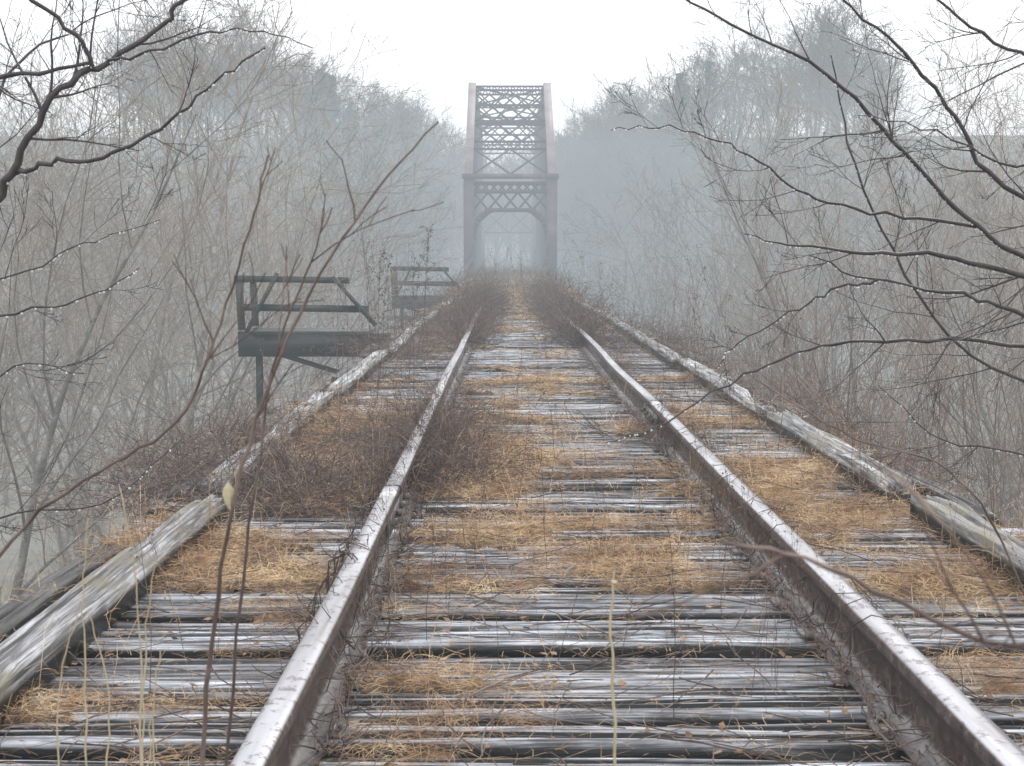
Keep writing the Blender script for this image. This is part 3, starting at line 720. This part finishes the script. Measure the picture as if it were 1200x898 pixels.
htree('dark wet leafless tree with long bare boughs over the deck edge',
 [(-2.1,4.3,-3,.06),(-2.05,4.2,-.5,.05),(-2.0,4.1,.4,.03),(-1.75,4.05,1.02,.02),(-1.48,4,1.315,.013)],
 [([(-1.48,4,1.315),(-1.39,4,1.465),(-1.28,4,1.64),(-1.15,4.05,1.73),(-1.0,4.1,1.85),(-.94,4.1,1.93),(-.88,4.1,2.08)],.013,.005,7,(.2,.4)),
  ([(-1.42,4,1.40),(-1.3,3.95,1.43),(-1.15,3.95,1.45),(-.94,3.9,1.54),(-.815,3.9,1.65),(-.67,3.9,1.745)],.008,.0025,2,(.1,.25)),
  ([(-1.19,4.02,1.71),(-1.23,4,1.79),(-1.365,3.95,1.915),(-1.48,3.95,2.04)],.008,.005,4,(.2,.4)),
  ([(-1.7,4.1,1.62),(-1.48,4,1.67),(-1.33,4,1.685),(-1.19,4.02,1.72)],.009,.005,2,(.15,.3)),
  ([(-1.15,4.04,1.73),(-1.05,4,1.74),(-.85,4,1.80),(-.73,4,1.815),(-.55,4,1.76)],.005,.0014,3,(.1,.25)),
  ([(-1.8,4.1,.9),(-1.48,4,.99),(-1.23,4,1.04),(-1.065,4,1.13)],.005,.0013,3,(.1,.3)),
  ([(-1.8,4.1,1.0),(-1.5,4.3,1.12),(-1.35,4.4,1.2),(-1.1,4.4,1.28)],.004,.0013,5,(.15,.35)),
  ([(-2.0,4.1,.3),(-1.7,4.0,.62),(-1.4,3.9,.85),(-1.2,3.9,.83)],.005,.0013,6,(.15,.4)),
  ([(-2.0,4.1,.1),(-1.6,4.2,.35),(-1.25,4.2,.4),(-1.0,4.2,.6)],.005,.0013,6,(.15,.4)),
  ([(-1.6,4.1,1.25),(-1.5,4.2,1.7),(-1.35,4.3,1.85),(-1.1,4.3,1.95)],.006,.0013,8,(.2,.4))])
htree('dark wet leafless tree with rain drops hanging from spreading boughs',
 [(2.6,4.9,-3.5,.07),(2.4,4.75,.2,.05),(2.3,4.65,1.5,.04),(2.4,4.6,3.2,.015)],
 [([(2.3,4.65,1.0),(1.705,4.5,1.11),(1.425,4.45,1.166),(1.17,4.4,1.18),(.95,4.4,1.194),(.77,4.4,1.236)],.012,.002,9,(.2,.45)),
  ([(2.3,4.65,.8),(1.705,4.6,.872),(1.285,4.6,.88),(1.0,4.5,.858),(.78,4.45,.774),(.53,4.4,.634),(.33,4.4,.56)],.008,.0015,9,(.15,.35)),
  ([(2.3,4.65,.85),(1.705,4.4,.964),(1.48,4.4,1.04),(1.17,4.4,1.096),(.97,4.35,1.166)],.009,.0022,7,(.15,.4)),
  ([(2.3,4.65,.95),(1.705,4.5,1.166),(1.48,4.5,1.32),(1.257,4.45,1.53),(1.03,4.4,1.74),(.725,4.4,1.894),(.5,4.4,2.02),(.3,4.4,2.15)],.010,.0025,15,(.2,.5)),
  ([(2.3,4.65,1.1),(1.705,4.7,1.404),(1.565,4.7,1.586),(1.37,4.65,1.81),(1.145,4.6,1.98),(1.0,4.6,2.15)],.010,.003,15,(.25,.55)),
  ([(1.55,4.5,1.26),(1.25,4.5,1.30),(1.03,4.5,1.348),(.865,4.5,1.446),(.70,4.5,1.544),(.50,4.5,1.586),(.347,4.5,1.572)],.006,.0014,10,(.12,.35)),
  ([(2.35,4.6,1.7),(1.9,4.6,1.78),(1.705,4.6,1.838),(1.5,4.6,1.95),(1.3,4.6,2.1)],.010,.003,12,(.25,.5)),
  ([(1.2,4.4,1.09),(1.08,4.4,1.06),(.95,4.4,1.0),(.753,4.4,.886),(.68,4.4,.80)],.005,.0015,5,(.1,.3)),
  ([(2.3,4.65,.6),(1.8,5.0,.75),(1.5,5.1,1.1),(1.3,5.1,1.5),(1.2,5.1,1.9)],.008,.0025,14,(.25,.55)),
  ([(2.35,4.7,.2),(1.9,4.8,.45),(1.6,4.9,.5),(1.35,4.9,.7)],.006,.0014,10,(.2,.45)),
  ([(2.35,4.6,2.0),(2.0,4.4,2.0),(1.6,4.3,1.75),(1.3,4.3,1.62)],.007,.0014,11,(.2,.45)),
  ([(2.3,4.6,1.4),(1.95,4.4,1.5),(1.6,4.3,1.45),(1.35,4.3,1.55),(1.1,4.3,1.6)],.007,.0014,11,(.2,.45))])
def stem(label,P,r0,r1,mat=M_bramble,tw=0,name='briar',leaf=False,oneleaf=None):
    a=MB(); base=Vector(P[0]); pts=catmull(P,6); n=len(pts)
    for i in range(2,n-1): pts[i]=pts[i]+rv()*.0025
    a.tube([tuple(p-base) for p in pts],[(r0+(r1-r0)*i/(n-1))*U(.9,1.12) for i in range(n)],6)
    for j in range(tw):
        i=random.randint(n//3,n-3); d=(pts[i+1]-pts[i]).normalized(); nd=(d+rv()*.7).normalized(); grow([a],pts[i]-base,nd,U(.06,.2),.0015,1,twcfg)
    if leaf:
        for i in range(n//2,n,2):
            c=pts[i]-base+rv()*.005; v1=rv()*.006; v2=v1.cross(rv()).normalized()*.003; a.quad(c-v1,c-v2,c+v1,c+v2,0)
    if oneleaf:   # curled leaf
        c=Vector(oneleaf)-base; L=[]
        for k,wd in ((0,.001),(1,.0085),(2,.010),(3,.007),(4,.001)):
            z=.022-k*.011; L.append((c+Vector((-wd,.003*k,z)),c+Vector((.001*k,-.003,z+.001)),c+Vector((wd,.002*k,z-.002))))
        for p,q in zip(L[:-1],L[1:]): a.quad(p[0],p[1],q[1],q[0],1); a.quad(p[1],p[2],q[2],q[1],1)
    tag(ob(name,a.mesh(name,[mat,M_straw]),base),label,'wild plant')
stem('tall arching dark dead briar with one pale hanging leaf',[(-.45,1.9,-.05),(-.43,1.9,.45),(-.406,1.9,.686),(-.358,1.9,.90),(-.287,1.9,1.079),(-.192,1.9,1.233),(-.09,1.9,1.346)],.0042,.0012,tw=3,oneleaf=(-.388,1.9,.825))
stem('thin arching briar bending over the deck edge',[(-1.0,1.95,-.05),(-.86,1.95,.5),(-.703,1.92,.757),(-.572,1.9,.859),(-.46,1.9,.93),(-.406,1.9,1.043),(-.352,1.9,1.198),(-.325,1.9,1.30)],.0032,.0014,tw=5)
stem('thin forked dead briar beside the deck edge',[(-.46,2.0,-.05),(-.40,2.0,.6),(-.36,2.0,.87),(-.34,2.0,1.0),(-.3,2.0,1.114),(-.25,2.0,1.233)],.0028,.0012,tw=3)
stem('thin dark briar arching low over the rail',[(.85,1.1,-.05),(.7,1.1,.6),(.52,1.05,.84),(.36,1.0,.875),(.24,1.0,.93),(.16,1.0,.95)],.0032,.0014,tw=4)
stem('thin dark briar leaning over the tie ends',[(1.3,2.9,-.05),(1.1,2.9,.5),(.92,2.8,.72),(.7,2.7,.8),(.5,2.7,.92)],.003,.0014,tw=5)
stem('pale straw stalk standing between the rails',[(.165,1.9,-.05),(.16,1.9,.45),(.152,1.9,.6),(.156,1.9,.72)],.0026,.0014,M_straw,leaf=True,name='straw_stalk')
for i,(x,zt) in enumerate(((-.60,.80),(-.625,.62),(-.66,.75),(-.57,.55),(-.56,.70),(-.69,.62),(-.52,.48))):
    yb=1.9+U(-.1,.3); stem('pale dry straw stalk on the deck edge',[(x-.02,yb,-.05),(x+U(-.02,.02),yb,zt*.5),(x+U(-.03,.03),yb,zt*.8),(x+U(-.06,.06),yb,zt)],.002,.0009,M_straw,name='straw_stalk')

# ---------------------------------------------------------------- fog
SIG=.0072; FC=(.56,.632,.675)
m=bpy.data.materials.new('valley_fog'); m.use_nodes=True; nt=m.node_tree; nt.nodes.clear()
out=nt.nodes.new('ShaderNodeOutputMaterial'); ab=nt.nodes.new('ShaderNodeVolumeAbsorption'); ab.inputs['Color'].default_value=(0,0,0,1); ab.inputs['Density'].default_value=SIG
em=nt.nodes.new('ShaderNodeEmission'); em.inputs['Color'].default_value=(*FC,1); em.inputs['Strength'].default_value=SIG  # fog glows by itself in place of scattered overcast light
ad=nt.nodes.new('ShaderNodeAddShader'); nt.links.new(ab.outputs[0],ad.inputs[0]); nt.links.new(em.outputs[0],ad.inputs[1]); nt.links.new(ad.outputs[0],out.inputs['Volume'])
bx=BX(); bx.beam((0,-110,-.5),(0,640,-.5),800,29); o=ob('fog',bx.mesh('fog',m)); o['kind']='structure'

# ---------------------------------------------------------------- world, sun
w=bpy.data.worlds.new('World'); scene.world=w; w.use_nodes=True; nt=w.node_tree; bg=nt.nodes['Background']
sky=nt.nodes.new('ShaderNodeTexSky'); sky.sky_type='NISHITA'; sky.sun_disc=False; sky.sun_elevation=math.radians(38); sky.sun_rotation=math.radians(20); sky.dust_density=4
mx=nt.nodes.new('ShaderNodeMix'); mx.data_type='RGBA'; mx.inputs['Factor'].default_value=.9
nt.links.new(sky.outputs[0],mx.inputs['A']); mx.inputs['B'].default_value=(19.6,19.7,20.2,1)
nt.links.new(mx.outputs['Result'],bg.inputs['Color']); bg.inputs['Strength'].default_value=.1
sl_=bpy.data.lights.new('sun','SUN'); sl_.energy=1.0; sl_.angle=math.radians(20); sl_.color=(1,.98,.95)
so=bpy.data.objects.new('sun',sl_); coll.objects.link(so); so.rotation_euler=(math.radians(-52),0,math.radians(-20))

# ---------------------------------------------------------------- camera
cd=bpy.data.cameras.new('camera'); cam=bpy.data.objects.new('camera',cd); coll.objects.link(cam)
cd.sensor_width=36; cd.lens=48; cd.clip_start=.05; cd.clip_end=2000
cam.location=(0,0,1.16); cam.rotation_euler=(math.radians(90-5.25),0,math.radians(-.32))
cd.dof.use_dof=True; cd.dof.focus_distance=9; cd.dof.aperture_fstop=14
scene.camera=cam
scene.view_settings.view_transform='Standard'; scene.view_settings.look='None'; scene.view_settings.exposure=0
